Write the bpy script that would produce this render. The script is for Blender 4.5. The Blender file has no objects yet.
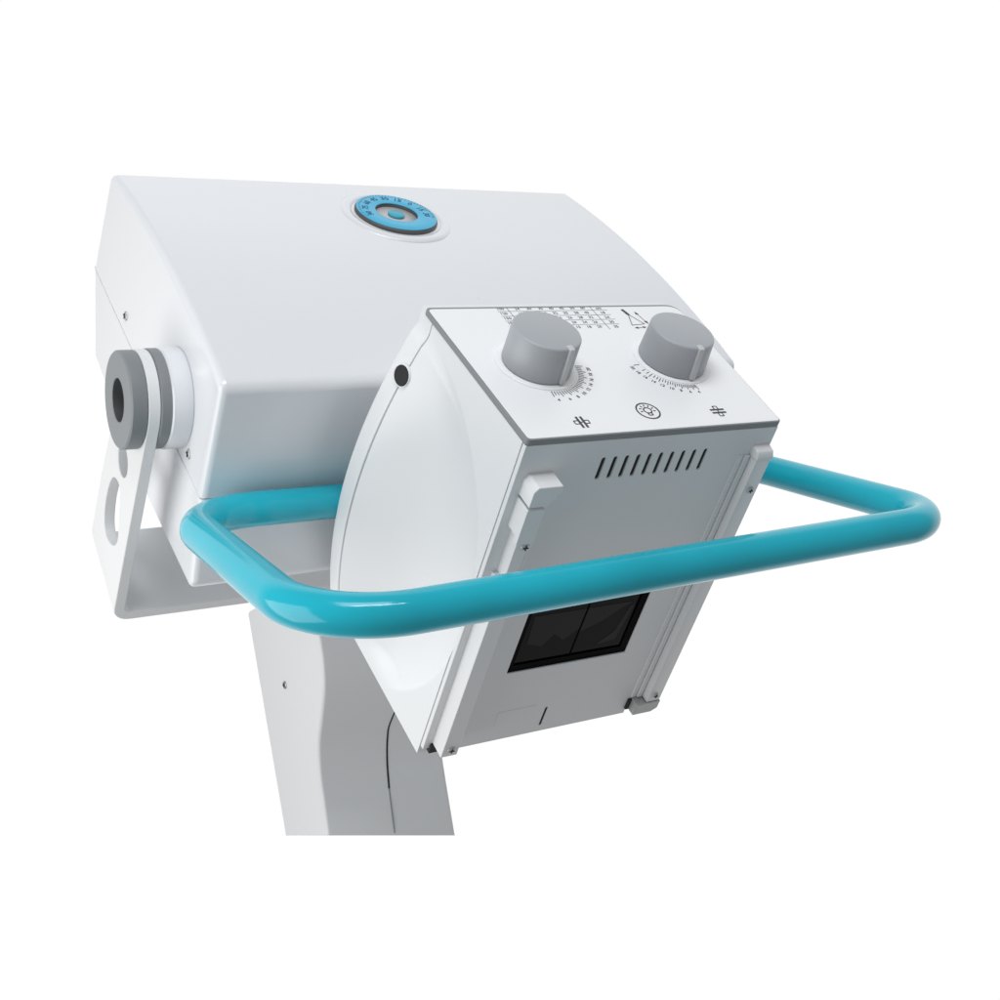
import bpy, bmesh, math
from mathutils import Vector, Matrix

scene = bpy.context.scene
COL = scene.collection

# ------------------------------------------------------------------ frames
# Machine frame: Z is up along the column, Y away from the viewer, origin at the column's foot.
# Head frame (tilted about X): x = right, y = back (the beam leaves towards -y), z = normal of the control panel.
TILT = math.radians(54.1)
ct, st = math.cos(TILT), math.sin(TILT)
YOFF, ZOFF = -0.53, 0.376
HEAD = Matrix(((1, 0, 0, 0), (0, ct, -st, YOFF), (0, st, ct, ZOFF), (0, 0, 0, 1)))

# main sizes (metres)
A = 0.2312       # half width of the tube housing
CW, CL, CH = 0.1095, 0.153, 0.2966   # collimator: half width, length, height


# ------------------------------------------------------------------ materials
def principled(name, color, rough=0.4, metallic=0.0, coat=0.0, spec=0.5, mottle=0.0, bump=0.0, bump_scale=900.0, rough_var=0.06):
    m = bpy.data.materials.new(name)
    m.use_nodes = True
    nt = m.node_tree
    b = nt.nodes['Principled BSDF']
    b.inputs['Base Color'].default_value = (*color, 1)
    b.inputs['Roughness'].default_value = rough
    b.inputs['Metallic'].default_value = metallic
    b.inputs['Coat Weight'].default_value = coat
    b.inputs['Coat Roughness'].default_value = 0.08
    b.inputs['Specular IOR Level'].default_value = spec
    tc = nt.nodes.new('ShaderNodeTexCoord')
    if mottle:
        n = nt.nodes.new('ShaderNodeTexNoise')
        n.inputs['Scale'].default_value = 9
        n.inputs['Detail'].default_value = 6
        nt.links.new(tc.outputs['Object'], n.inputs['Vector'])
        mx = nt.nodes.new('ShaderNodeMix')
        mx.data_type = 'RGBA'
        mx.inputs['A'].default_value = (*[c * (1 - mottle) for c in color], 1)
        mx.inputs['B'].default_value = (*[min(1, c * (1 + mottle)) for c in color], 1)
        nt.links.new(n.outputs['Fac'], mx.inputs['Factor'])
        nt.links.new(mx.outputs['Result'], b.inputs['Base Color'])
        mr = nt.nodes.new('ShaderNodeMapRange')
        mr.inputs['To Min'].default_value = max(0.02, rough - rough_var)
        mr.inputs['To Max'].default_value = rough + rough_var
        nt.links.new(n.outputs['Fac'], mr.inputs['Value'])
        nt.links.new(mr.outputs['Result'], b.inputs['Roughness'])
    if bump:
        n2 = nt.nodes.new('ShaderNodeTexNoise')
        n2.inputs['Scale'].default_value = bump_scale
        n2.inputs['Detail'].default_value = 3
        nt.links.new(tc.outputs['Object'], n2.inputs['Vector'])
        bp = nt.nodes.new('ShaderNodeBump')
        bp.inputs['Strength'].default_value = bump
        bp.inputs['Distance'].default_value = 0.0006
        nt.links.new(n2.outputs['Fac'], bp.inputs['Height'])
        nt.links.new(bp.outputs['Normal'], b.inputs['Normal'])
    return m


M = {
    'shell': principled('white_gloss_shell', (0.77, 0.785, 0.81), 0.30, coat=0.45, mottle=0.012, bump=0.05, bump_scale=120),
    'body': principled('white_collimator_paint', (0.78, 0.79, 0.80), 0.42, mottle=0.015, bump=0.06, bump_scale=900),
    'plate': principled('light_grey_front_paint', (0.76, 0.765, 0.775), 0.42, mottle=0.015, bump=0.06, bump_scale=900),
    'panel': principled('silver_white_panel_film', (0.86, 0.865, 0.875), 0.34, mottle=0.01, bump=0.05, bump_scale=1200),
    'panel_edge': principled('grey_panel_edge', (0.24, 0.25, 0.262), 0.5, mottle=0.02),
    'knob': principled('grey_knob_plastic', (0.38, 0.40, 0.425), 0.42, mottle=0.02, bump=0.08, bump_scale=1500),
    'pointer': principled('pale_grey_pointer', (0.55, 0.56, 0.57), 0.5, mottle=0.02),
    'dark': principled('dark_gap', (0.012, 0.012, 0.013), 0.7, mottle=0.1),
    'ink': principled('dark_grey_ink', (0.045, 0.048, 0.055), 0.6, mottle=0.1),
    'ink_soft': principled('grey_ink', (0.14, 0.145, 0.155), 0.6, mottle=0.1),
    'blue_ink': principled('blue_ink', (0.01, 0.09, 0.20), 0.6, mottle=0.1),
    'pivot': principled('grey_pivot_plastic', (0.225, 0.24, 0.25), 0.5, mottle=0.02, bump=0.05, bump_scale=1200),
    'pivot_hole': principled('dark_pivot_socket', (0.07, 0.073, 0.077), 0.6, mottle=0.05),
    'arm': principled('white_powder_coat', (0.76, 0.77, 0.775), 0.5, mottle=0.015, bump=0.12, bump_scale=1400),
    'column': principled('white_column_plastic', (0.78, 0.79, 0.80), 0.45, mottle=0.015, bump=0.06, bump_scale=900),
    'cyan': principled('turquoise_enamel', (0.012, 0.42, 0.535), 0.14, spec=0.5, mottle=0.22, bump=0.05, bump_scale=110, rough_var=0.07),
    'gauge_blue': principled('sky_blue_gauge_print', (0.075, 0.47, 0.71), 0.4, mottle=0.02),
    'gauge_hub': principled('teal_gauge_hub', (0.06, 0.42, 0.55), 0.4, mottle=0.03),
    'gauge_grey': principled('warm_grey_gauge_face', (0.62, 0.60, 0.61), 0.5, mottle=0.04),
    'gauge_dark': principled('dark_gauge_wall', (0.10, 0.095, 0.095), 0.5, mottle=0.05),
    'steel': principled('brushed_steel', (0.45, 0.46, 0.47), 0.32, metallic=0.9, mottle=0.05),
    'clip': principled('dull_grey_metal', (0.50, 0.50, 0.49), 0.4, metallic=0.4, mottle=0.05),
    'glass': principled('black_window_glass', (0.003, 0.002, 0.002), 0.06, spec=0.15, mottle=0.3, rough_var=0.02),  # mottle paints uneven reflections into the glass colour
    'pane_reflection': principled('dark_brown_reflection', (0.0085, 0.006, 0.0055), 0.10, spec=0.25, mottle=0.3),  # colour of the reflection patches painted on the pane
    'window_frame': principled('black_window_frame', (0.003, 0.002, 0.002), 0.7, spec=0.05, mottle=0.05),
}

cb_ = M['cyan'].node_tree.nodes['Principled BSDF']
cb_.inputs['IOR'].default_value = 1.42

# ------------------------------------------------------------------ object helpers
root = bpy.data.objects.new('xray_machine', None)
COL.objects.link(root)
root.empty_display_size = 0.1
root['label'] = 'white x-ray tube head with turquoise handlebar and grey-knobbed collimator on a white column'
root['category'] = 'x-ray machine'

TOP = {}


def link(name, bm_or_me, mat, parent, head=True, smooth=True):
    """One mesh object. Direct children of the machine get the head's tilt if head is True."""
    if isinstance(bm_or_me, bmesh.types.BMesh):
        me = bpy.data.meshes.new(name)
        bmesh.ops.recalc_face_normals(bm_or_me, faces=bm_or_me.faces[:])
        bm_or_me.to_mesh(me)
        bm_or_me.free()
    else:
        me = bm_or_me
    o = bpy.data.objects.new(name, me)
    for mm in (mat if isinstance(mat, (list, tuple)) else [mat]):
        me.materials.append(M[mm])
    if smooth:
        for p in me.polygons:
            p.use_smooth = True
    COL.objects.link(o)
    o.parent = parent
    if parent is root and head:
        o.matrix_local = HEAD
    return o


def bevel(o, width, segs=4, angle=30, weight=False):
    b = o.modifiers.new('Bevel', 'BEVEL')
    b.width = width
    b.segments = segs
    b.limit_method = 'WEIGHT' if weight else 'ANGLE'
    b.angle_limit = math.radians(angle)
    b.harden_normals = True
    b.use_clamp_overlap = True
    return o


def set_weights(o, fn):
    me = o.data
    at = me.attributes.new('bevel_weight_edge', 'FLOAT', 'EDGE')
    for e in me.edges:
        a, b = me.vertices[e.vertices[0]].co, me.vertices[e.vertices[1]].co
        at.data[e.index].value = fn(a, b)


def prism_x(bm, pts, x0, x1):
    """closed polygon (y,z) extruded along x"""
    a = [bm.verts.new((x0, p[0], p[1])) for p in pts]
    b = [bm.verts.new((x1, p[0], p[1])) for p in pts]
    n = len(pts)
    bm.faces.new(a)
    bm.faces.new(b[::-1])
    for i in range(n):
        j = (i + 1) % n
        bm.faces.new((a[j], a[i], b[i], b[j]))


def prism(bm, pts, axis, lo, hi):
    """closed 2D polygon extruded along an axis; pts give the two other coordinates in x,y,z order"""
    def mk(p, v):
        return {'x': (v, p[0], p[1]), 'y': (p[0], v, p[1]), 'z': (p[0], p[1], v)}[axis]
    a = [bm.verts.new(mk(p, lo)) for p in pts]
    b = [bm.verts.new(mk(p, hi)) for p in pts]
    n = len(pts)
    bm.faces.new(a)
    bm.faces.new(b[::-1])
    for i in range(n):
        j = (i + 1) % n
        bm.faces.new((a[j], a[i], b[i], b[j]))


def box(bm, x0, x1, y0, y1, z0, z1):
    prism(bm, [(x0, y0), (x1, y0), (x1, y1), (x0, y1)], 'z', z0, z1)


def lathe(bm, prof, axis_mat, n=64, closed_ends=True):
    """prof: list of (r, h); revolved about local z, placed by axis_mat"""
    rings = []
    for r, h in prof:
        if r < 1e-6:
            rings.append([bm.verts.new(axis_mat @ Vector((0, 0, h)))])
        else:
            rings.append([bm.verts.new(axis_mat @ Vector((r * math.cos(2 * math.pi * i / n), r * math.sin(2 * math.pi * i / n), h))) for i in range(n)])
    for a, b in zip(rings[:-1], rings[1:]):
        for i in range(n):
            j = (i + 1) % n
            if len(a) == 1 and len(b) > 1:
                bm.faces.new((a[0], b[i], b[j]))
            elif len(b) == 1 and len(a) > 1:
                bm.faces.new((a[j], a[i], b[0]))
            elif len(a) > 1:
                bm.faces.new((a[i], b[i], b[j], a[j]))
    if closed_ends:
        for r in (rings[0], rings[-1]):
            if len(r) > 1:
                bm.faces.new(r)


def round_poly(pts, radii, seg=6):
    """fillet the corners of a closed 2D polygon"""
    out = []
    n = len(pts)
    for i in range(n):
        p0, p, p1 = Vector(pts[i - 1]), Vector(pts[i]), Vector(pts[(i + 1) % n])
        r = radii[i] if isinstance(radii, (list, tuple)) else radii
        if r <= 0:
            out.append(tuple(p))
            continue
        d0, d1 = (p0 - p).normalized(), (p1 - p).normalized()
        ang = d0.angle(d1)
        t = min(r / math.tan(ang / 2), (p0 - p).length * 0.48, (p1 - p).length * 0.48)
        a, b = p + d0 * t, p + d1 * t
        for k in range(seg + 1):
            u = k / seg
            q = a * (1 - u) ** 2 + p * 2 * u * (1 - u) + b * u * u   # quadratic corner
            out.append((q.x, q.y))
    return out


def smooth_closed(pts, seg=5):
    """Catmull-Rom through a closed 2D polygon"""
    out = []
    n = len(pts)
    for i in range(n):
        p0, p1, p2, p3 = (Vector(pts[(i + k) % n]) for k in (-1, 0, 1, 2))
        for s in range(seg):
            t = s / seg
            q = 0.5 * ((2 * p1) + (p2 - p0) * t + (2 * p0 - 5 * p1 + 4 * p2 - p3) * t * t + (3 * p1 - p0 - 3 * p2 + p3) * t ** 3)
            out.append((q.x, q.y))
    return out


def spline_open(pts, seg=8):
    out = []
    n = len(pts)
    for i in range(n - 1):
        p0, p1, p2, p3 = Vector(pts[max(0, i - 1)]), Vector(pts[i]), Vector(pts[i + 1]), Vector(pts[min(n - 1, i + 2)])
        for s in range(seg):
            t = s / seg
            out.append(tuple(0.5 * ((2 * p1) + (p2 - p0) * t + (2 * p0 - 5 * p1 + 4 * p2 - p3) * t * t + (3 * p1 - p0 - 3 * p2 + p3) * t ** 3)))
    out.append(tuple(pts[-1]))
    return out


def boolean(bm_a, cutters, op='DIFFERENCE'):
    """returns a new mesh: bm_a minus (or intersected with) the cutters"""
    def tmp(bm):
        me = bpy.data.meshes.new('tmp')
        bmesh.ops.recalc_face_normals(bm, faces=bm.faces[:])
        bm.to_mesh(me)
        bm.free()
        o = bpy.data.objects.new('tmp', me)
        COL.objects.link(o)
        return o
    oa = tmp(bm_a)
    obs = []
    for c in cutters:
        ob = tmp(c[0] if isinstance(c, tuple) else c)
        md = oa.modifiers.new('b', 'BOOLEAN')
        md.operation = c[1] if isinstance(c, tuple) else op
        md.solver = 'EXACT'
        md.object = ob
        obs.append(ob)
    dg = bpy.context.evaluated_depsgraph_get()
    dg.update()
    me = bpy.data.meshes.new_from_object(oa.evaluated_get(dg))
    for o in [oa] + obs:
        d = o.data
        bpy.data.objects.remove(o)
        bpy.data.meshes.remove(d)
    return me


def sweep(bm, path, r, n=28):
    """round tube along a 3D path"""
    P = [Vector(p) for p in path]
    T = [((P[min(i + 1, len(P) - 1)] - P[max(i - 1, 0)]).normalized()) for i in range(len(P))]
    u = T[0].orthogonal().normalized()
    rings = []
    for i, p in enumerate(P):
        u = (u - T[i] * u.dot(T[i])).normalized()
        v = T[i].cross(u)
        rings.append([bm.verts.new(p + (u * math.cos(2 * math.pi * k / n) + v * math.sin(2 * math.pi * k / n)) * r) for k in range(n)])
    for a, b in zip(rings[:-1], rings[1:]):
        for k in range(n):
            bm.faces.new((a[k], a[(k + 1) % n], b[(k + 1) % n], b[k]))
    bm.faces.new(rings[0][::-1])
    bm.faces.new(rings[-1])


def screw(parent, loc, direction, r=0.0032, mat='steel', head=True):
    """small cross-head screw whose head looks along direction"""
    q = Vector(direction).to_track_quat('Z', 'Y').to_matrix().to_4x4()
    mt = Matrix.Translation(loc) @ q
    bm = bmesh.new()
    lathe(bm, [(r, -0.0015), (r, 0.0004), (r * 0.82, 0.0011), (0, 0.0014)], mt, 20)
    o = link('screw', bm, [mat, 'dark'], parent, head)
    # cross recess
    b2 = bmesh.new()
    b2.from_mesh(o.data)
    k = len(b2.faces)
    for w, l in ((r * .13, r * .6), (r * .6, r * .13)):
        vs = [b2.verts.new(mt @ Vector(p)) for p in ((-w, -l, .00135), (w, -l, .00135), (w, l, .00135), (-w, l, .00135))]
        top = [b2.verts.new(mt @ Vector((p[0], p[1], .0017 if w < l else .00172))) for p in ((-w, -l), (w, -l), (w, l), (-w, l))]
        b2.faces.new(top)
        for i in range(4):
            b2.faces.new((vs[i], vs[(i + 1) % 4], top[(i + 1) % 4], top[i]))
    b2.faces.ensure_lookup_table()
    for f in b2.faces[k:]:
        f.material_index = 1
    b2.to_mesh(o.data)
    b2.free()
    return o


# ------------------------------------------------------------------ tube housing (upper and lower shell)
SEAM_F, SEAM_B = (0.0345, -0.1888), (0.3668, -0.1902)
top_arc = []
for k in range(15):
    u = k / 14
    y = 0.0345 + u * (0.352 - 0.0345)
    z = -0.0868 - 0.0006 * u + 0.0122 * 4 * u * (1 - u)
    top_arc.append((y, z))
prof = [SEAM_F] + top_arc + [SEAM_B]


def seam_weights(zs):
    def fn(a, b):
        on_seam = abs(a.z - zs[0]) < .003 and abs(b.z - zs[0]) < .003
        along_x = abs(a.x - b.x) > .1
        if on_seam:
            return 0.07
        if along_x:     # ridge lines of the profile: only the true corners are rounded
            y, z = a.y, a.z
            for c, wgt in zs[1]:
                if abs(y - c[0]) < .002 and abs(z - c[1]) < .002:
                    return wgt
            return 0.0
        return (0.55 if a.x < 0 else 0.35) if abs(a.x - b.x) < .02 else 0.0
    return fn


def taper_right(bm):
    for v in bm.verts:
        if v.co.x > 0:
            v.co.x = A + .0065 - .0105 * (v.co.y - .03) / .32


bm = bmesh.new()
prism_x(bm, prof, -A, A)
taper_right(bm)
upper = link('upper_shell', bm, 'shell', root)
set_weights(upper, seam_weights((-0.1895, [(top_arc[0], .75), (top_arc[-1], 0.9)])))
bevel(upper, 0.011, 6, weight=True)

lo = [(SEAM_F[0], SEAM_F[1] - .0006), (SEAM_B[0], SEAM_B[1] - .0006), (0.3334, -0.2663), (0.1427, -0.2785), (0.0195, -0.2695)]
bm = bmesh.new()
prism_x(bm, lo, -A, A)
taper_right(bm)
lower = link('lower_shell', bm, 'shell', root)
set_weights(lower, seam_weights((-0.1900, [(lo[2], 1.0), (lo[4], 1.0), (lo[3], .5)])))
bevel(lower, 0.011, 6, weight=True)

for y, z in ((0.2595, -0.1739), (0.0708, -0.1744)):
    screw(upper, (-A, y, z), (-1, 0, 0), 0.0042, 'clip')

# ------------------------------------------------------------------ angle gauge on the top shell
GY = 0.2705
GZ = -0.0868 - 0.0006 * ((GY - .0345) / .3175) + 0.0122 * 4 * ((GY - .0345) / .3175) * (1 - (GY - .0345) / .3175)
gs = -math.atan2(0.0122 * 4 * (1 - 2 * (GY - .0345) / .3175), .3175)
GM = Matrix.Translation((0, GY, GZ)) @ Matrix.Rotation(-gs, 4, 'X')
bm = bmesh.new()   # white moulded lip round the recess (tapers into the shell)
lathe(bm, [(0.0, -.003), (0.0520, -.003), (0.0520, -.0010), (0.0500, .0000), (0.0490, .0007), (0.0470, .0010), (0.0440, .0011), (0.0425, .0009), (0.0405, .0000), (0.0400, -.0010), (0, -.0010)], GM, 96)
gauge = link('angle_gauge', bm, ['shell'], root)
bm = bmesh.new()
lathe(bm, [(.0196, -.0003), (.0375, -.0003), (.0378, .0020), (.0372, .0032), (.0360, .0036), (.0196, .0036), (.0196, -.0003)], GM, 96, False)
link('gauge_cup', bm, 'gauge_dark', gauge)
bm = bmesh.new()   # printed blue ring
lathe(bm, [(.0194, .0035), (.0366, .0035), (.0368, .0039), (.0364, .0042), (.0197, .0042), (.0194, .0040), (.0194, .0035)], GM, 96, False)
ring = link('gauge_ring', bm, 'gauge_blue', gauge)
bm = bmesh.new()
lathe(bm, [(0, -.0003), (.0195, -.0003), (.0195, .0003), (0, .0003)], GM, 64)
link('gauge_face', bm, 'gauge_grey', gauge)
bm = bmesh.new()
lathe(bm, [(0, .0003), (.0074, .0003), (.0078, .0024), (.0072, .0029), (0, .0029)], GM, 40)
link('gauge_hub', bm, 'gauge_hub', gauge)


# ------------------------------------------------------------------ lettering and line art
def text_faces(bm, s, mt, size, align='CENTER', depth=0.00012, space=1.0):
    cu = bpy.data.curves.new('txt', 'FONT')
    cu.body = s
    cu.size = size
    cu.align_x = align
    cu.align_y = 'CENTER'
    cu.extrude = depth
    cu.offset = size * 0.012
    cu.resolution_u = 2
    cu.space_character = space
    o = bpy.data.objects.new('txt', cu)
    COL.objects.link(o)
    dg = bpy.context.evaluated_depsgraph_get()
    dg.update()
    me = bpy.data.meshes.new_from_object(o.evaluated_get(dg))
    me.transform(mt)
    bm.from_mesh(me)
    bpy.data.objects.remove(o)
    bpy.data.curves.remove(cu)
    bpy.data.meshes.remove(me)


class Pen:
    """flat printed strokes on a plane given by a matrix (z = paper normal), millimetres"""
    def __init__(self, mt, z=0.05, h=0.12):
        self.bm, self.mt, self.z, self.h = bmesh.new(), mt, z, h

    def poly(self, pts):
        lo_ = [self.bm.verts.new(self.mt @ Vector((p[0] / 1000, p[1] / 1000, self.z / 1000))) for p in pts]
        hi_ = [self.bm.verts.new(self.mt @ Vector((p[0] / 1000, p[1] / 1000, (self.z + self.h) / 1000))) for p in pts]
        n = len(pts)
        self.bm.faces.new(lo_[::-1])
        self.bm.faces.new(hi_)
        for i in range(n):
            j = (i + 1) % n
            self.bm.faces.new((lo_[i], lo_[j], hi_[j], hi_[i]))
        self.z += 0.0006

    def line(self, a, b, w):
        a, b = Vector(a), Vector(b)
        d = (b - a).normalized()
        nrm = Vector((-d.y, d.x)) * w / 2
        self.poly([a - nrm, b - nrm, b + nrm, a + nrm])

    def path(self, pts, w, closed=False):
        for a, b in zip(pts, pts[1:] + (pts[:1] if closed else [])):
            if (Vector(b) - Vector(a)).length > 1e-6:
                self.line(a, b, w)

    def ring(self, c, r, w, n=40):
        for i in range(n):
            a0, a1 = 2 * math.pi * i / n, 2 * math.pi * (i + 1) / n
            self.poly([(c[0] + q * math.cos(t), c[1] + q * math.sin(t)) for q, t in ((r - w / 2, a0), (r + w / 2, a0), (r + w / 2, a1), (r - w / 2, a1))])
            self.z -= 0.0006

    def text(self, s, x, y, size, rot=0.0):
        mt = self.mt @ Matrix.Translation((x / 1000, y / 1000, (self.z + self.h / 2) / 1000)) @ Matrix.Rotation(rot, 4, 'Z')
        text_faces(self.bm, s, mt, size / 1000, depth=self.h / 2000)

    def arrow(self, a, b, w, hd):
        self.line(a, b, w)
        a, b = Vector(a), Vector(b)
        for p, q in ((a, b), (b, a)):
            d = (p - q).normalized()
            nn = Vector((-d.y, d.x))
            self.poly([p + d * hd * .3, p - d * hd + nn * hd * .5, p - d * hd - nn * hd * .5])


pen = Pen(GM @ Matrix.Translation((0, 0, .0042)))
for i, s in enumerate(['90', '75', '60', '45', '30', '15', '0', '15', '30']):
    a = math.radians(188 - i * 24.5)
    pen.text(s, 28.2 * math.cos(a), 28.2 * math.sin(a), 8.2, a - math.pi / 2)
for i in range(41):
    a = math.radians(196 - i * 5.3)
    l = 2.6 if i % 5 == 0 else 1.6
    pen.line((35.0 * math.cos(a), 35.0 * math.sin(a)), ((35.0 - l) * math.cos(a), (35.0 - l) * math.sin(a)), .42)
link('gauge_numerals', pen.bm, 'blue_ink', gauge, smooth=False)

# ------------------------------------------------------------------ collimator
DC, DR, DH = (0.0, -0.165), 0.152, 0.0262   # round bulge on each side


def xw(y):
    return 0.1090 - 0.0035 * (-y / CL)


def bulge(y, z):
    """outward offset of the side wall: bowed rim at the back that flares into a shallow round dish"""
    rho = math.sqrt((y - DC[0]) ** 2 + (z - DC[1]) ** 2) / DR
    if rho >= 1:
        return 0.0
    u = min(1.0, max(0.0, (-y - .012) / .115))
    flare = max(0.0, 1 - ((z - DC[1]) / DR) ** 2) * DH * (1 - u) ** 2 * min(1.0, (1 - rho) * 14)
    v = min(1.0, max(0.0, (-y - .012) / .07))
    dish = .0125 * v * v * (3 - 2 * v) * (1 - rho ** 7)
    m = min(1.0, max(0.0, (z + CH - .004) / .022))
    m2 = min(1.0, max(0.0, (z + CH) / .030))
    return flare * m2 * m2 * (3 - 2 * m2) - dish * m * m * (3 - 2 * m)


YB, YF = -0.0129, -CL + 0.0045       # body from seam to front plate
ZT, ZB = -0.0052, -CH
NY, NZ = 130, 230


def side_rows(y, inset=0.0):
    """outline ring at depth y: left side down, right side up"""
    left = [(-(xw(y) + bulge(y, z)) + inset, y, z) for z in [ZT + (ZB - ZT) * j / NZ for j in range(NZ + 1)]]
    right = [(-p[0], p[1], p[2]) for p in left[::-1]]
    return left + right


def loft(bm, rows):
    R = [[bm.verts.new(p) for p in row] for row in rows]
    n = len(R[0])
    for a, b in zip(R[:-1], R[1:]):
        for i in range(n):
            j = (i + 1) % n
            bm.faces.new((a[i], a[j], b[j], b[i]))
    for r in (R[0], R[-1]):
        h = n // 2
        for i in range(h - 1):
            bm.faces.new((r[i], r[i + 1], r[n - 2 - i], r[n - 1 - i]))


bm = bmesh.new()
rows = [side_rows(YB, 0.0040), side_rows(YB - 0.0003, 0.0010)]
for i in range(NY + 1):
    rows.append(side_rows(YB - 0.0010 + (YF - YB + 0.0010) * i / NY))
loft(bm, rows)
coll = link('collimator', bm, 'body', root)
md = coll.modifiers.new('EdgeSplit', 'EDGE_SPLIT')
md.split_angle = math.radians(40)

# back ring of the collimator (the seam runs between it and the body)
bm = bmesh.new()
rows = [side_rows(0.010, 0.004), side_rows(0.0065, 0.0012), side_rows(0.004, 0.0)]
for i in range(6):
    rows.append(side_rows(0.004 - (0.004 + 0.0108) * i / 5))
rows.append(side_rows(-0.0118, 0.0006))
rows.append(side_rows(-0.0122, 0.0040))
loft(bm, rows)
flange = link('mounting_flange', bm, 'body', coll)
md = flange.modifiers.new('EdgeSplit', 'EDGE_SPLIT')
md.split_angle = math.radians(50)
bm = bmesh.new()
lathe(bm, [(0.076, 0), (0.076, 0.03), (0.072, 0.034)], Matrix.Translation((0, 0.008, -0.172)) @ Matrix.Rotation(-math.pi / 2, 4, 'X'), 64)
link('mounting_neck', bm, 'body', coll)

# dark rubber plug in the ring
hp = Vector((-(xw(-.0115) + bulge(-.0115, -.050)), -.0115, -.0500))
q = Vector((-1, -.22, 0.20)).normalized().to_track_quat('Z', 'Y').to_matrix().to_4x4()
bm = bmesh.new()
lathe(bm, [(.0085, -.004), (.0085, .0006), (.0083, .0012), (.0080, .0012), (.0077, .0009), (.0077, -.004), (.0085, -.004)], Matrix.Translation(hp) @ q, 40, False)
link('plug_rim', bm, 'body', coll)
bm = bmesh.new()
lathe(bm, [(.0078, -.004), (.0078, .0008), (.0060, .0010), (0, .0010)], Matrix.Translation(hp) @ q, 32)
link('screw_plug', bm, 'dark', coll)

# front plate with vents, window opening and a slit
def rounded_slot(cx, z0, z1, w, n=6):
    r = w / 2
    pts = [(cx + r * math.cos(math.pi * k / n), z1 - r + r * math.sin(math.pi * k / n)) for k in range(n + 1)]
    pts += [(cx + r * math.cos(math.pi + math.pi * k / n), z0 + r + r * math.sin(math.pi + math.pi * k / n)) for k in range(n + 1)]
    return pts


bm = bmesh.new()
pf = xw(-CL)
prism(bm, [(-pf + .0004, -.0056), (pf - .0004, -.0056), (pf - .0004, -.2880), (.0790, -.2880), (.0790, -.2955), (-.0905, -.2955), (-.0905, -.2880), (-pf + .0004, -.2880)], 'y', -CL, -CL + .0042)
cut = []
cb = bmesh.new()
for i in range(10):
    cx = -0.0398 + i * (0.0860 / 9)
    prism(cb, rounded_slot(cx, -.0390, -.0205, .0033), 'y', -CL - .01, -CL + .01)
prism(cb, rounded_slot(-.0033, -.2885, -.2680, .0024), 'y', -CL - .01, -CL + .01)
prism(cb, round_poly([(-.0538, -.2205), (.0525, -.2205), (.0525, -.1270), (-.0538, -.1270)], .0012, 3), 'y', -CL - .01, -CL + .01)
me = boolean(bm, [cb])
fp = link('front_plate', me, 'plate', coll)
bevel(fp, 0.0005, 2, 50)
bm = bmesh.new()
box(bm, -.046, .052, -CL + .0013, -CL + .0040, -.0405, -.0190)
link('vent_backing', bm, 'dark', coll, smooth=False)
bm = bmesh.new()
box(bm, -.0060, -.0005, -CL + .0008, -CL + .0040, -.2890, -.2670)
link('slit_backing', bm, 'dark', coll, smooth=False)

# exit window
bm = bmesh.new()
wx0, wx1, wz0, wz1 = -.0537, .0524, -.2204, -.1271
fw_ = .0065
for x0, x1, z0, z1 in ((wx0, wx0 + fw_ * .6, wz0, wz1), (wx1 - fw_, wx1, wz0, wz1), (wx0 + fw_ * .6, wx1 - fw_, wz0, wz0 + fw_), (wx0 + fw_ * .6, wx1 - fw_, wz1 - fw_, wz1)):
    box(bm, x0, x1, -CL + .0010, -CL + .0040, z0, z1)
box(bm, -.0003, .0004, -CL + .0016, -CL + .0021, wz0 + fw_, wz1 - fw_)
link('window_frame', bm, 'window_frame', coll, smooth=False)
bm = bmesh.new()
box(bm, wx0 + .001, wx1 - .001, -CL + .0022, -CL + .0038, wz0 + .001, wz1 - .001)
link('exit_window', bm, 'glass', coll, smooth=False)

# brown patches on the opaque pane: painted reflections and a hint of interior
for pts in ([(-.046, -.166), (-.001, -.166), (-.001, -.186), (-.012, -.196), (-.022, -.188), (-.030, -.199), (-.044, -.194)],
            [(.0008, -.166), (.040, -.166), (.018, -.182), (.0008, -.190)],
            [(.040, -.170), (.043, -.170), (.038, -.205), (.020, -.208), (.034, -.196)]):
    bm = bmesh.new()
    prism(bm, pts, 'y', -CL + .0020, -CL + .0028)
    link('window_reflection', bm, 'pane_reflection', coll, smooth=False)

# faint debossed maker's plate
bm = bmesh.new()
prism(bm, round_poly([(-.0480, -.2790), (-.0140, -.2790), (-.0140, -.2630), (-.0480, -.2630)], .001, 3), 'y', -CL - .00025, -CL + .001)
np_ = link('name_plate', bm, 'plate', coll)
bevel(np_, .0002, 2)

# accessory rails
def rail(sign):
    """stepped channel: outer tall lip, groove, inner low lip. sign -1 = left"""
    y0 = -CL
    if sign < 0:
        sec = [(-.0985, y0 + .002), (-.0985, y0 - .0150), (-.0850, y0 - .0150), (-.0850, y0 - .0075), (-.0800, y0 - .0075), (-.0800, y0 - .0035), (-.0765, y0 - .0035), (-.0765, y0 + .002)]
    else:
        sec = [(.0790, y0 + .002), (.0790, y0 - .0010), (.0832, y0 - .0010), (.0832, y0 + .0006), (.0842, y0 + .0006), (.0842, y0 - .0022), (.0884, y0 - .0022), (.0884, y0 - .0006), (.0894, y0 - .0006), (.0894, y0 - .0085), (.1020, y0 - .0085), (.1045, y0 - .0065), (.1045, y0 + .002)]
    return sec


def cut_box(*a):
    c = bmesh.new()
    box(c, *a)
    return c


bm = bmesh.new()
prism(bm, rail(-1), 'z', -.2825, -.0470)
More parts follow.
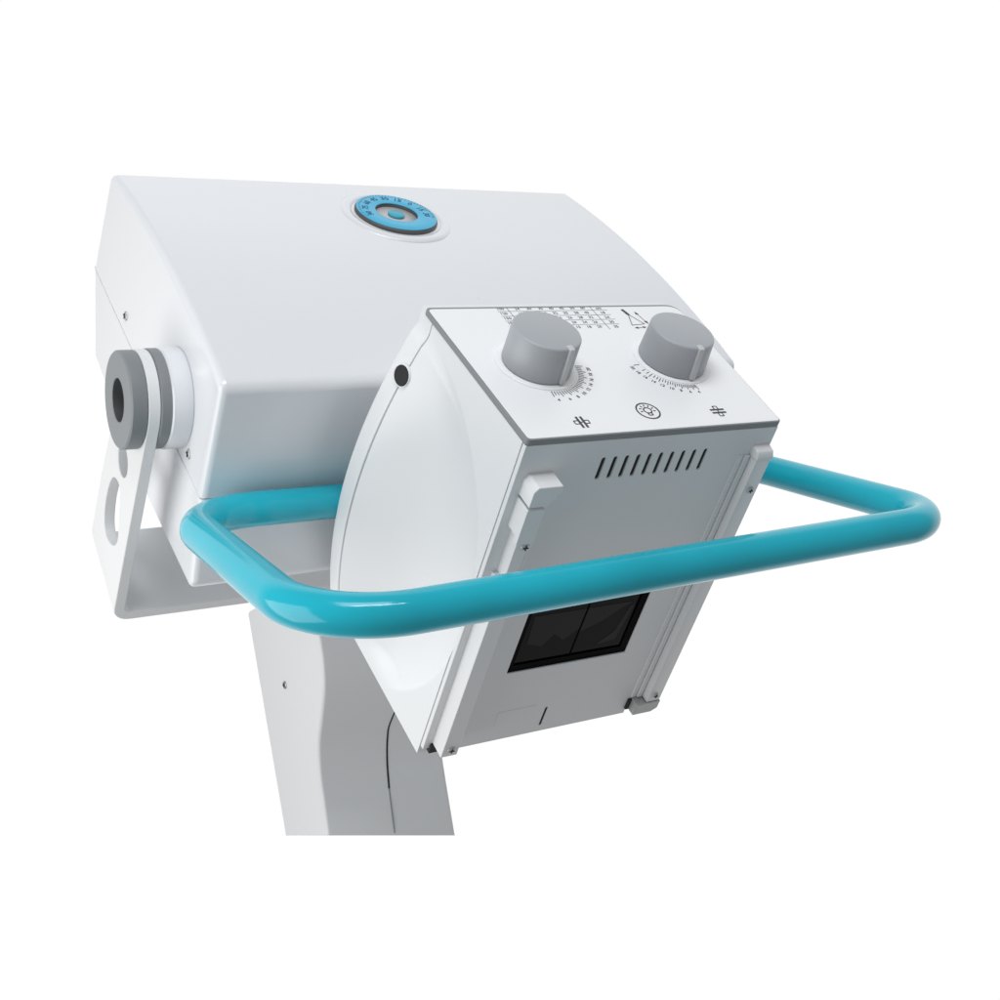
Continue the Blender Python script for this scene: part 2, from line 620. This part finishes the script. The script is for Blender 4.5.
# pieces missing from the outer side of the left rail, as in the catch slots
me = boolean(bm, [cut_box(-.11, -.0945, -CL - .0105, -CL + .0005, -.1120, -.0715),
                  cut_box(-.11, -.0700, -CL - .03, -CL - .0105, -.1400, -.0765)])
lr = link('accessory_rail', me, 'plate', coll)
bevel(lr, .0007, 2, 40)
bm = bmesh.new()    # top stop of the left rail
prism(bm, [(-.0985, -.0450), (-.0985, -.0325), (-.0955, -.0285), (-.0770, -.0285), (-.0770, -.0345), (-.0800, -.0365), (-.0800, -.0395), (-.0840, -.0430), (-.0840, -.0450)], 'y', -CL - .0150, -CL + .002)
cap = link('rail_stop', bm, 'plate', coll)
bevel(cap, .0009, 3, 40)
bm = bmesh.new()
prism(bm, rail(1), 'z', -.2765, -.0290)
rr = link('accessory_rail', bm, 'plate', coll)
bevel(rr, .0007, 2, 40)
bm = bmesh.new()    # chamfered end of the right rail
prism(bm, [(-CL + .002, -.0292), (-CL - .0090, -.0292), (-CL - .0090, -.0265), (-CL - .0065, -.0220), (-CL + .002, -.0200)], 'x', .0888, .1042)
cap2 = link('rail_stop', bm, 'plate', coll)
bevel(cap2, .0012, 3, 40)
bm = bmesh.new()    # spring clip under the right rail
prism(bm, [(.0800, -.2772), (.1040, -.2772), (.1040, -.2860), (.0985, -.2895), (.0800, -.2895)], 'y', -CL - .0090, -CL + .0030)
clip = link('spring_clip', bm, 'clip', coll)
bevel(clip, .001, 2, 40)
bm = bmesh.new()
box(bm, .0770, .0797, -CL - .0020, -CL + .0030, -.2890, -.2780)
link('clip_slot', bm, 'dark', coll, smooth=False)
bm = bmesh.new()    # dark gap at the foot of the left rail
box(bm, -.1000, -.0908, -CL - .0020, -CL + .0040, -.2915, -.2828)
link('rail_gap', bm, 'dark', coll, smooth=False)
screw(coll, (-.0915, -CL - .0150, -.2755), (0, -1, 0), .0034, 'clip')
screw(coll, (-.0870, -CL - .0105, -.0830), (0, -1, 0), .0034, 'clip')
screw(coll, (.0960, -CL - .0085, -.0560), (0, -1, 0), .0030, 'clip')
screw(coll, (.0960, -CL - .0085, -.2700), (0, -1, 0), .0030, 'clip')

# control panel on top
bm = bmesh.new()
b0, b1 = .1098, .1056
outl = round_poly([(-b0, .0000), (-b1, -CL - .0005), (b1, -CL - .0005), (b0, .0000)], [.004, .004, .004, .012], 6)
prism(bm, outl, 'z', -.0050, -.0004)
edge = link('panel_edge', bm, 'panel_edge', coll)
bevel(edge, .0006, 2, 50)
edge.name = 'control_panel'
bm = bmesh.new()
outl2 = round_poly([(-b0 + .0010, -.0028), (-b1 + .0010, -CL + .0005), (b1 - .0010, -CL + .0005), (b0 - .0010, -.0028)], [.0034, .0034, .0034, .0115], 6)
prism(bm, outl2, 'z', -.0006, .0)
face = link('panel_face', bm, 'panel', coll)
bevel(face, .0003, 2, 50)

PM = Matrix.Identity(4)


def knob(cx, cy, r_base, r_top, h, ptr_deg):
    mt = Matrix.Translation((cx, cy, 0)) @ Matrix.Rotation(math.radians(ptr_deg), 4, 'Z')
    bm = bmesh.new()
    lathe(bm, [(r_base - .003, .0002), (r_base - .003, .0016), (r_base, .0016), (r_base + .0001, .0022), (r_top + .0004, h - .0014), (r_top - .0002, h - .0004), (r_top - .0014, h), (0, h + .0002)], mt, 96)
    k = link('knob', bm, 'knob', coll)
    m2 = k.modifiers.new('EdgeSplit', 'EDGE_SPLIT')
    m2.split_angle = math.radians(50)
    bm = bmesh.new()
    lathe(bm, [(.0296, 0), (.0296, .0005), (.0291, .0008), (0, .0008)], mt, 96)
    link('knob_skirt', bm, 'panel', coll)
    bm = bmesh.new()    # raised pointer rib
    prism(bm, [(r_base - .004, .0017), (r_base + .0022, .0017), (r_top + .0020, h + .0002), (r_top - .0030, h + .0009), (r_top - .0050, h - .001)], 'y', -.0024, .0024)
    bm.transform(mt)
    p = link('knob_pointer', bm, ['pointer'], coll)
    bevel(p, .0008, 3, 40)
    return k


K1, K2 = (-.0587, -.0748), (.0565, -.0756)
knob(*K1, .0246, .0240, .0292, -74)
knob(*K2, .0254, .0238, .0270, -88)

# scales round the knobs
pen = Pen(PM)
for i, s in enumerate(['4', '6', '8', '10', '12', '14', '16', '18', '20']):
    a = math.radians(-94 + (i ** .9) * 84 / (8 ** .9))
    r = 40.0
    pen.text(s, K1[0] * 1000 + r * math.cos(a), K1[1] * 1000 + r * math.sin(a), 4.0, a + math.pi / 2)
for i in range(25):
    a = math.radians(-97 + i * 92 / 24)
    r1 = 36.5 if i % 3 == 0 else 34.5
    pen.line((K1[0] * 1000 + 30.5 * math.cos(a), K1[1] * 1000 + 30.5 * math.sin(a)), (K1[0] * 1000 + r1 * math.cos(a), K1[1] * 1000 + r1 * math.sin(a)), .55)
link('knob_scale', pen.bm, 'ink', coll, smooth=False)
pen = Pen(PM)
for i, s in enumerate(['20', '18', '16', '14', '12', '10', '8', '6', '4']):
    a = math.radians(190 + (i ** 1.08) * 80 / (8 ** 1.08))
    r = 39.0
    pen.text(s, K2[0] * 1000 + r * math.cos(a), K2[1] * 1000 + r * math.sin(a), 4.0, a + math.pi / 2)
for i in range(25):
    u = (i / 24) ** .62
    a = math.radians(186 + u * 87)
    r1 = 36.0 if i % 3 == 0 else 34.0
    pen.line((K2[0] * 1000 + 30.5 * math.cos(a), K2[1] * 1000 + 30.5 * math.sin(a)), (K2[0] * 1000 + r1 * math.cos(a), K2[1] * 1000 + r1 * math.sin(a)), .55)
link('knob_scale', pen.bm, 'ink', coll, smooth=False)

# exposure table along the back edge
pen = Pen(PM)
xs = [-37.4, -27.3, -17.4, -8.2, 1.0, 10.4, 19.6]
vals = [['24', '30', '35', '40', '45', '50', '60'], ['18', '24', '28', '32', '35', '38', '45'], ['12', '18', '20', '24', '26', '28', '32'], ['8', '12', '15', '18', '20', '24', '26'], ['6', '8', '10', '12', '15', '18', '20']]
for r_, row in enumerate(vals):
    for c_, s in enumerate(row):
        pen.text(s, xs[c_] + r_ * .2, -4.2 - r_ * 6.3, 4.2)
for r_, s in enumerate(['100', '120', '150', '180']):
    pen.text(s, -51.4, -4.0 - r_ * 6.2, 4.2)
for r_, s in enumerate(['cm', '18', '24', '30', '35']):
    pen.text(s, 33.6 + r_ * .4, -4.6 - r_ * 6.3, 4.4)
link('exposure_table', pen.bm, 'ink_soft', coll, smooth=False)
pen = Pen(PM, .03, .10)
for x in (-45.5, 27.0):
    pen.line((x, -1.6), (x + .8, -33), .45)
for r_ in range(4):
    pen.line((-55, -7.3 - r_ * 6.3), (40, -7.3 - r_ * 6.3), .35)
link('table_ruling', pen.bm, 'ink_soft', coll, smooth=False)

# focal distance diagram
pen = Pen(PM)
pen.poly([(52.6, -7.2), (55.0, -6.4), (57.2, -14.4), (54.4, -14.6)])
pen.path([(55.6, -14), (50.6, -28.4), (62.8, -27.2), (55.9, -14)], .55)
pen.arrow((63.6, -11), (66.4, -26.5), .5, 3.0)
pen.arrow((51.4, -32.2), (61.4, -31.4), .5, 2.6)
link('distance_diagram', pen.bm, 'ink', coll, smooth=False)

# lamp button symbol
pen = Pen(PM)
c = (0.5, -132.4)
pen.ring(c, 8.6, 1.15, 48)
pen.ring((c[0], c[1] + .6), 3.0, 1.0, 24)
pen.path([(c[0] - 1.6, c[1] - 2.2), (c[0] - 1.5, c[1] - 4.8), (c[0] + 1.5, c[1] - 4.8), (c[0] + 1.6, c[1] - 2.2)], .9)
for k in range(7):
    a = math.radians(-10 + k * 200 / 6)
    pen.line((c[0] + 4.4 * math.cos(a), c[1] + .6 + 4.4 * math.sin(a)), (c[0] + 6.3 * math.cos(a), c[1] + .6 + 6.3 * math.sin(a)), .9)
link('lamp_symbol', pen.bm, 'ink', coll, smooth=False)


def shutter_symbol(cx, cy, along_y):
    pen = Pen(PM)

    def p(u, v):
        return (cx + u, cy + v) if along_y else (cx - v, cy + u)
    for u in (-1.7, 1.7):
        pen.line(p(u, -6), p(u, 6), 1.7)
    for s in (-1, 1):
        pen.path([p(s * 2.6, 1.7), p(s * 5.6, 1.7), p(s * 5.6, -1.7), p(s * 2.6, -1.7)], .8)
    pen.line(p(-1, 0), p(1, 0), .8)
    link('shutter_symbol', pen.bm, 'ink', coll, smooth=False)


shutter_symbol(-57.4, -139.6, True)
shutter_symbol(57.9, -137.7, False)

# ------------------------------------------------------------------ handlebar
def fillet_path(pts, radii, seg=14):
    out = [Vector(pts[0])]
    for i in range(1, len(pts) - 1):
        p0, p, p1 = Vector(pts[i - 1]), Vector(pts[i]), Vector(pts[i + 1])
        d0, d1 = (p0 - p).normalized(), (p1 - p).normalized()
        ang = d0.angle(d1)
        r = radii[i - 1]
        t = r / math.tan(ang / 2)
        ctr = p + (d0 + d1).normalized() * (r / math.sin(ang / 2))
        a, b = p + d0 * t - ctr, p + d1 * t - ctr
        tot = a.angle(b)
        ax = a.cross(b).normalized()
        for k in range(seg + 1):
            out.append(ctr + Matrix.Rotation(tot * k / seg, 3, ax) @ a)
    out.append(Vector(pts[-1]))
    return out


hb = [(-.095, .0175, -.1880), (-.2508, .0175, -.1880), (-.2600, -.2256, -.0638), (.2560, -.2176, -.0564), (.2540, .0120, -.1790), (.095, .0120, -.1790)]
path = fillet_path(hb, [.058, .060, .050, .058], 20)
bm = bmesh.new()
sweep(bm, path, .0133, 40)
handle = link('handlebar', bm, 'cyan', root)
handle.data.polygons[-1].use_smooth = False

# ------------------------------------------------------------------ yoke arm and pivot
PY, PZ, PR = .1110, -.1510, .0375
XO, XI = A + .0330, A + .0240
BF, BB = (.0860, -.3580), (.1695, -.3431)
dv = (Vector(BB) - Vector(BF)).normalized()
# strip: U profile (x,z) swept along the bottom direction
outer = [(-XO, 0.05), (-XO, -.3620), (XO, -.3620), (XO, 0.05)]
th = XO - XI
U = [(-XO, .10)] + [(-XO + .010 * (1 - math.cos(a)), -.010 - .010 * math.sin(a) + .010) for a in []]
def arc(cx, cz, r, a0, a1, n=6):
    return [(cx + r * math.cos(math.radians(a0 + (a1 - a0) * k / n)), cz + r * math.sin(math.radians(a0 + (a1 - a0) * k / n))) for k in range(n + 1)]


ro, ri = .014, .005
U = [(-XO, .40)] + arc(-XO + ro, ro, ro, 180, 270) + arc(XO - ro, ro, ro, 270, 360) + [(XO, .40), (XI, .40)] + arc(XI - ri, th + ri, ri, 0, -90) + arc(-XI + ri, th + ri, ri, -90, -180) + [(-XI, .40)]
up = Vector((-dv.y, dv.x))
bm = bmesh.new()
s0, s1 = -.12, .20
ra = [bm.verts.new((p[0], BF[0] + dv.x * s0 + up.x * p[1], BF[1] + dv.y * s0 + up.y * p[1])) for p in U]
rb = [bm.verts.new((p[0], BF[0] + dv.x * s1 + up.x * p[1], BF[1] + dv.y * s1 + up.y * p[1])) for p in U]
bm.faces.new(ra)
bm.faces.new(rb[::-1])
for i in range(len(U)):
    j = (i + 1) % len(U)
    bm.faces.new((ra[i], ra[j], rb[j], rb[i]))
# side outline: round head about the pivot, tapering web
head_arc = [(PY + PR * math.cos(math.radians(a)), PZ + PR * math.sin(math.radians(a))) for a in range(-172, -372, -8)]
side = [(BF[0] - up.x * .01, BF[1] - up.y * .01)]
side += [(PY + PR * math.cos(math.radians(a)), PZ + PR * math.sin(math.radians(a))) for a in range(190, -12, -6)]
side += [(.1640, -.2600), (BB[0] + .001, BB[1] + .004), (BB[0] - up.x * .01, BB[1] - up.y * .01)]
cb = bmesh.new()
prism_x(cb, side, -.5, .5)
slot = smooth_closed([(.1364, -.2467), (.1448, -.2753), (.1387, -.3011), (.1176, -.3001), (.1031, -.2843), (.1084, -.2587), (.1172, -.2394)][::-1])
hole = [(.1175 + .0135 * math.cos(a * math.pi / 16), -.2140 + .0135 * math.sin(a * math.pi / 16)) for a in range(32)]
sb = bmesh.new()
prism_x(sb, slot, -.6, .6)
hb_ = bmesh.new()
prism_x(hb_, hole, -.6, .6)
me = boolean(bm, [(cb, 'INTERSECT'), (sb, 'DIFFERENCE'), (hb_, 'DIFFERENCE')])
yoke = link('yoke_arm', me, 'arm', root)
bevel(yoke, .0010, 2, 50)


def disc(name, r, x0, x1, mat, hole_r=0.0, chamfer=.0012, side=-1):
    """disc about the pivot axis, between distances x0<x1 outward of the housing"""
    mt = Matrix.Translation((side * A, PY, PZ)) @ Matrix.Rotation(side * math.pi / 2, 4, 'Y')
    bm = bmesh.new()
    prof_ = [(0, x0), (r - .0003, x0), (r, x0 + .0005), (r, x1 - chamfer), (r - chamfer, x1)]
    if hole_r:
        prof_ += [(hole_r + .0006, x1), (hole_r, x1 - .0006), (hole_r, x1 - .016), (0, x1 - .016)]
    else:
        prof_ += [(0, x1)]
    lathe(bm, prof_, mt, 96)
    o = link(name, bm, mat, root)
    m2 = o.modifiers.new('EdgeSplit', 'EDGE_SPLIT')
    m2.split_angle = math.radians(35)
    return o


for sd in (-1, 1):
    disc('pivot_boss', .0388, .0002, .0160, 'shell', 0, .0015, sd)
    if sd > 0:
        continue
    disc('pivot_washer', .0380, .0158, .0238, 'pivot', 0, .0008, sd)
    kn = disc('pivot_knob', .0372, .0334, .0452, 'pivot', .0165, .0012, sd)
    kn.data.materials.append(M['pivot_hole'])
    for p in kn.data.polygons:
        if abs(p.center.x) < A + .0440 and (Vector((p.center.y - PY, p.center.z - PZ)).length < .0168) and abs(p.center.x) > A + .0335 - .02:
            p.material_index = 1

# ------------------------------------------------------------------ column (machine frame)
CX = .0653
front = [(.412, -.1100), (.4085, -.1400), (.4075, -.1644), (.4090, -.1917), (.4174, -.2174), (.4355, -.2421), (.4530, -.2649), (.4622, -.2911), (.4650, -.3206), (.4677, -.3471)]
back = [(.5823, -.3413), (.5904, -.1113)]
fs = spline_open(front, 6)
LZ = (-.3413 + .3471)


def column_ring(x, drop):
    """outline in (y,z) for one side; the foot follows the sloping end of the photo's column"""
    o = []
    for (y, z) in fs:
        o.append((y, z))
    fy, fz = fs[-1]
    o[-1] = (fy, fz - drop)
    # lower part runs straight to the foot
    for k, (y, z) in enumerate(o[:-1]):
        if z < -.3206 - 1e-6:
            u = (-.3206 - z) / (.3471 - .3206)
            o[k] = (y, z - drop * u * .9)
    return o + [(back[0][0], back[0][1] - drop), back[1]]


nseg = 10
bm = bmesh.new()
rings = []
for k in range(nseg + 1):
    u = k / nseg
    x = -CX + 2 * CX * u
    rings.append([bm.verts.new((x, y + YOFF, z + ZOFF)) for (y, z) in column_ring(x, .0287 * u)])
bm.faces.new(rings[0])
bm.faces.new(rings[-1][::-1])
n = len(rings[0])
for a, b in zip(rings[:-1], rings[1:]):
    for i in range(n):
        j = (i + 1) % n
        bm.faces.new((a[j], a[i], b[i], b[j]))
column = link('column', bm, 'column', root, head=False)


def column_weights(a, b):
    foot = lambda v: v.z < .04 and (abs(v.y - fs[-1][0] - YOFF) < 1e-4 or abs(v.y - back[0][0] - YOFF) < 1e-4)
    if foot(a) and foot(b):
        return 0.12
    if abs(a.x - b.x) < 1e-5 and abs(abs(a.x) - CX) < 1e-5:
        return 1.0
    if min(a.y, b.y) > .04 + .0 and abs(a.x - b.x) > 1e-4:
        return 1.0
    if a.z > .255 and b.z > .255 and abs(a.x - b.x) > 1e-4 and min(a.y, b.y) < -.117 and a.z > .2659:
        return 0.12
    return 0.0


set_weights(column, column_weights)
bevel(column, .0035, 4, weight=True)

# seam between the two front covers: dark open gap that narrows to a fine line
seam_pts = [(.0151, .1480), (.0151, .1367), (.0080, .1165), (.0066, .1060), (.0050, .0850), (.0030, .0583)]
fine_pts = [(.0030, .0583), (.0022, .0350), (.0018, .0165)]


def front_y(z):
    z += .0143 * min(1.0, max(0.0, (-.3206 + ZOFF - z) / .0265))   # the middle of the foot hangs lower than its left edge
    for (y0, z0), (y1, z1) in zip(fs[:-1], fs[1:]):
        a, b = z0 + ZOFF, z1 + ZOFF
        if b <= z <= a:
            t = (a - z) / (a - b)
            return y0 + (y1 - y0) * t + YOFF
    return fs[-1][0] + YOFF


def strip(name, pts, w0, w1, mat):
    pp = spline_open(pts, 8)
    bm = bmesh.new()
    prev = None
    for i, (x, z) in enumerate(pp):
        w = w0 + (w1 - w0) * i / (len(pp) - 1)
        y = front_y(z)
        ring_ = [bm.verts.new(v) for v in ((x - w, y - .0004, z), (x + w, y - .0004, z), (x + w, y + .002, z), (x - w, y + .002, z))]
        if prev:
            for k in range(4):
                bm.faces.new((prev[k], prev[(k + 1) % 4], ring_[(k + 1) % 4], ring_[k]))
        else:
            bm.faces.new(ring_)
        prev = ring_
    bm.faces.new(prev[::-1])
    return link(name, bm, mat, column, smooth=False)


strip('cover_seam', seam_pts, .0007, .0009, 'dark')
strip('cover_seam', fine_pts, .0005, .0004, 'panel_edge')
screw(column, (-CX, .5138 + YOFF, -.1990 + ZOFF), (-1, 0, 0), .0042, 'steel')

# block joining the yoke to the column (hidden behind the housing and handlebar)
bm = bmesh.new()
box(bm, -.05, .05, .34 + YOFF, .50 + YOFF, -.1300 + ZOFF, -.0780 + ZOFF)
hub = link('yoke_bracket', bm, 'arm', root, head=False)
bevel(hub, .004, 3)

# ------------------------------------------------------------------ camera
Rrows = ((0.83480411, -0.46814795, 0.28972329), (-0.05558308, -0.59522468, -0.80163464), (0.54773407, 0.65310418, -0.52291712))
Chead = Vector((-0.54268, -0.71225, 0.46204))
H3 = HEAD.to_3x3()
right, upv, backv = H3 @ Vector(Rrows[0]), H3 @ -Vector(Rrows[1]), H3 @ -Vector(Rrows[2])
cam = bpy.data.cameras.new('camera')
co = bpy.data.objects.new('camera', cam)
COL.objects.link(co)
mw = Matrix((right, upv, backv)).transposed().to_4x4()
mw.translation = HEAD @ Chead
co.matrix_world = mw
cam.sensor_width = 36
cam.sensor_fit = 'HORIZONTAL'
cam.lens = 1353.68 / 1000 * 36
cam.shift_x = (500 - 577.04) / 1000
cam.shift_y = (418.255 - 500) / 1000
cam.clip_start, cam.clip_end = .01, 100
scene.camera = co

# ------------------------------------------------------------------ light: white studio surround, softboxes
w = bpy.data.worlds.new('World')
scene.world = w
w.use_nodes = True
nt = w.node_tree
bg = nt.nodes['Background']
view = (H3 @ Vector(Rrows[2])).normalized()
tc = nt.nodes.new('ShaderNodeTexCoord')
dot = nt.nodes.new('ShaderNodeVectorMath')
dot.operation = 'DOT_PRODUCT'
dot.inputs[1].default_value = view
nt.links.new(tc.outputs['Generated'], dot.inputs[0])
ramp = nt.nodes.new('ShaderNodeValToRGB')
mr = nt.nodes.new('ShaderNodeMapRange')
mr.inputs['From Min'].default_value = -1
mr.inputs['From Max'].default_value = 1
nt.links.new(dot.outputs['Value'], mr.inputs['Value'])
nt.links.new(mr.outputs['Result'], ramp.inputs['Fac'])
e = ramp.color_ramp.elements
e[0].position, e[0].color = 0.0, (.295, .30, .307, 1)
e[1].position, e[1].color = 0.775, (1, 1, 1, 1)
k = ramp.color_ramp.elements.new(0.64)
k.color = (.33, .336, .343, 1)
nt.links.new(ramp.outputs['Color'], bg.inputs['Color'])
bg.inputs['Strength'].default_value = 1.02


def softbox(name, direction, dist, size, power, color=(1, 1, 1), target=(0, 0, -.15)):
    """direction and target in the head frame"""
    ld = bpy.data.lights.new(name, 'AREA')
    ld.shape = 'RECTANGLE'
    ld.size, ld.size_y = size
    ld.energy = power
    ld.color = color
    o = bpy.data.objects.new(name, ld)
    COL.objects.link(o)
    d = H3 @ Vector(direction).normalized()
    o.location = (HEAD @ Vector(target)) + d * dist
    o.rotation_euler = d.to_track_quat('Z', 'Y').to_euler()
    return o


softbox('left_softbox', (-.97, .15, .03), .85, (.8, .8), 5.7, (1, .998, .985), (-.1, -.25, -.37))
softbox('top_softbox', (-.30, .14, .94), 2.4, (1.4, .8), 23, (.93, .965, 1.0))

softbox('tube_lamp', (-.22, .02, .97), 1.7, (1.1, .05), 6.5, (1, 1, 1), (0, -.1, -.1))

# ------------------------------------------------------------------ colour management
scene.view_settings.view_transform = 'Standard'
scene.view_settings.look = 'None'
scene.view_settings.exposure = 0
scene.view_settings.gamma = 1
scene.view_settings.use_curve_mapping = False
scene.render.engine = 'CYCLES'
scene.cycles.max_bounces = 8
scene.cycles.diffuse_bounces = 4
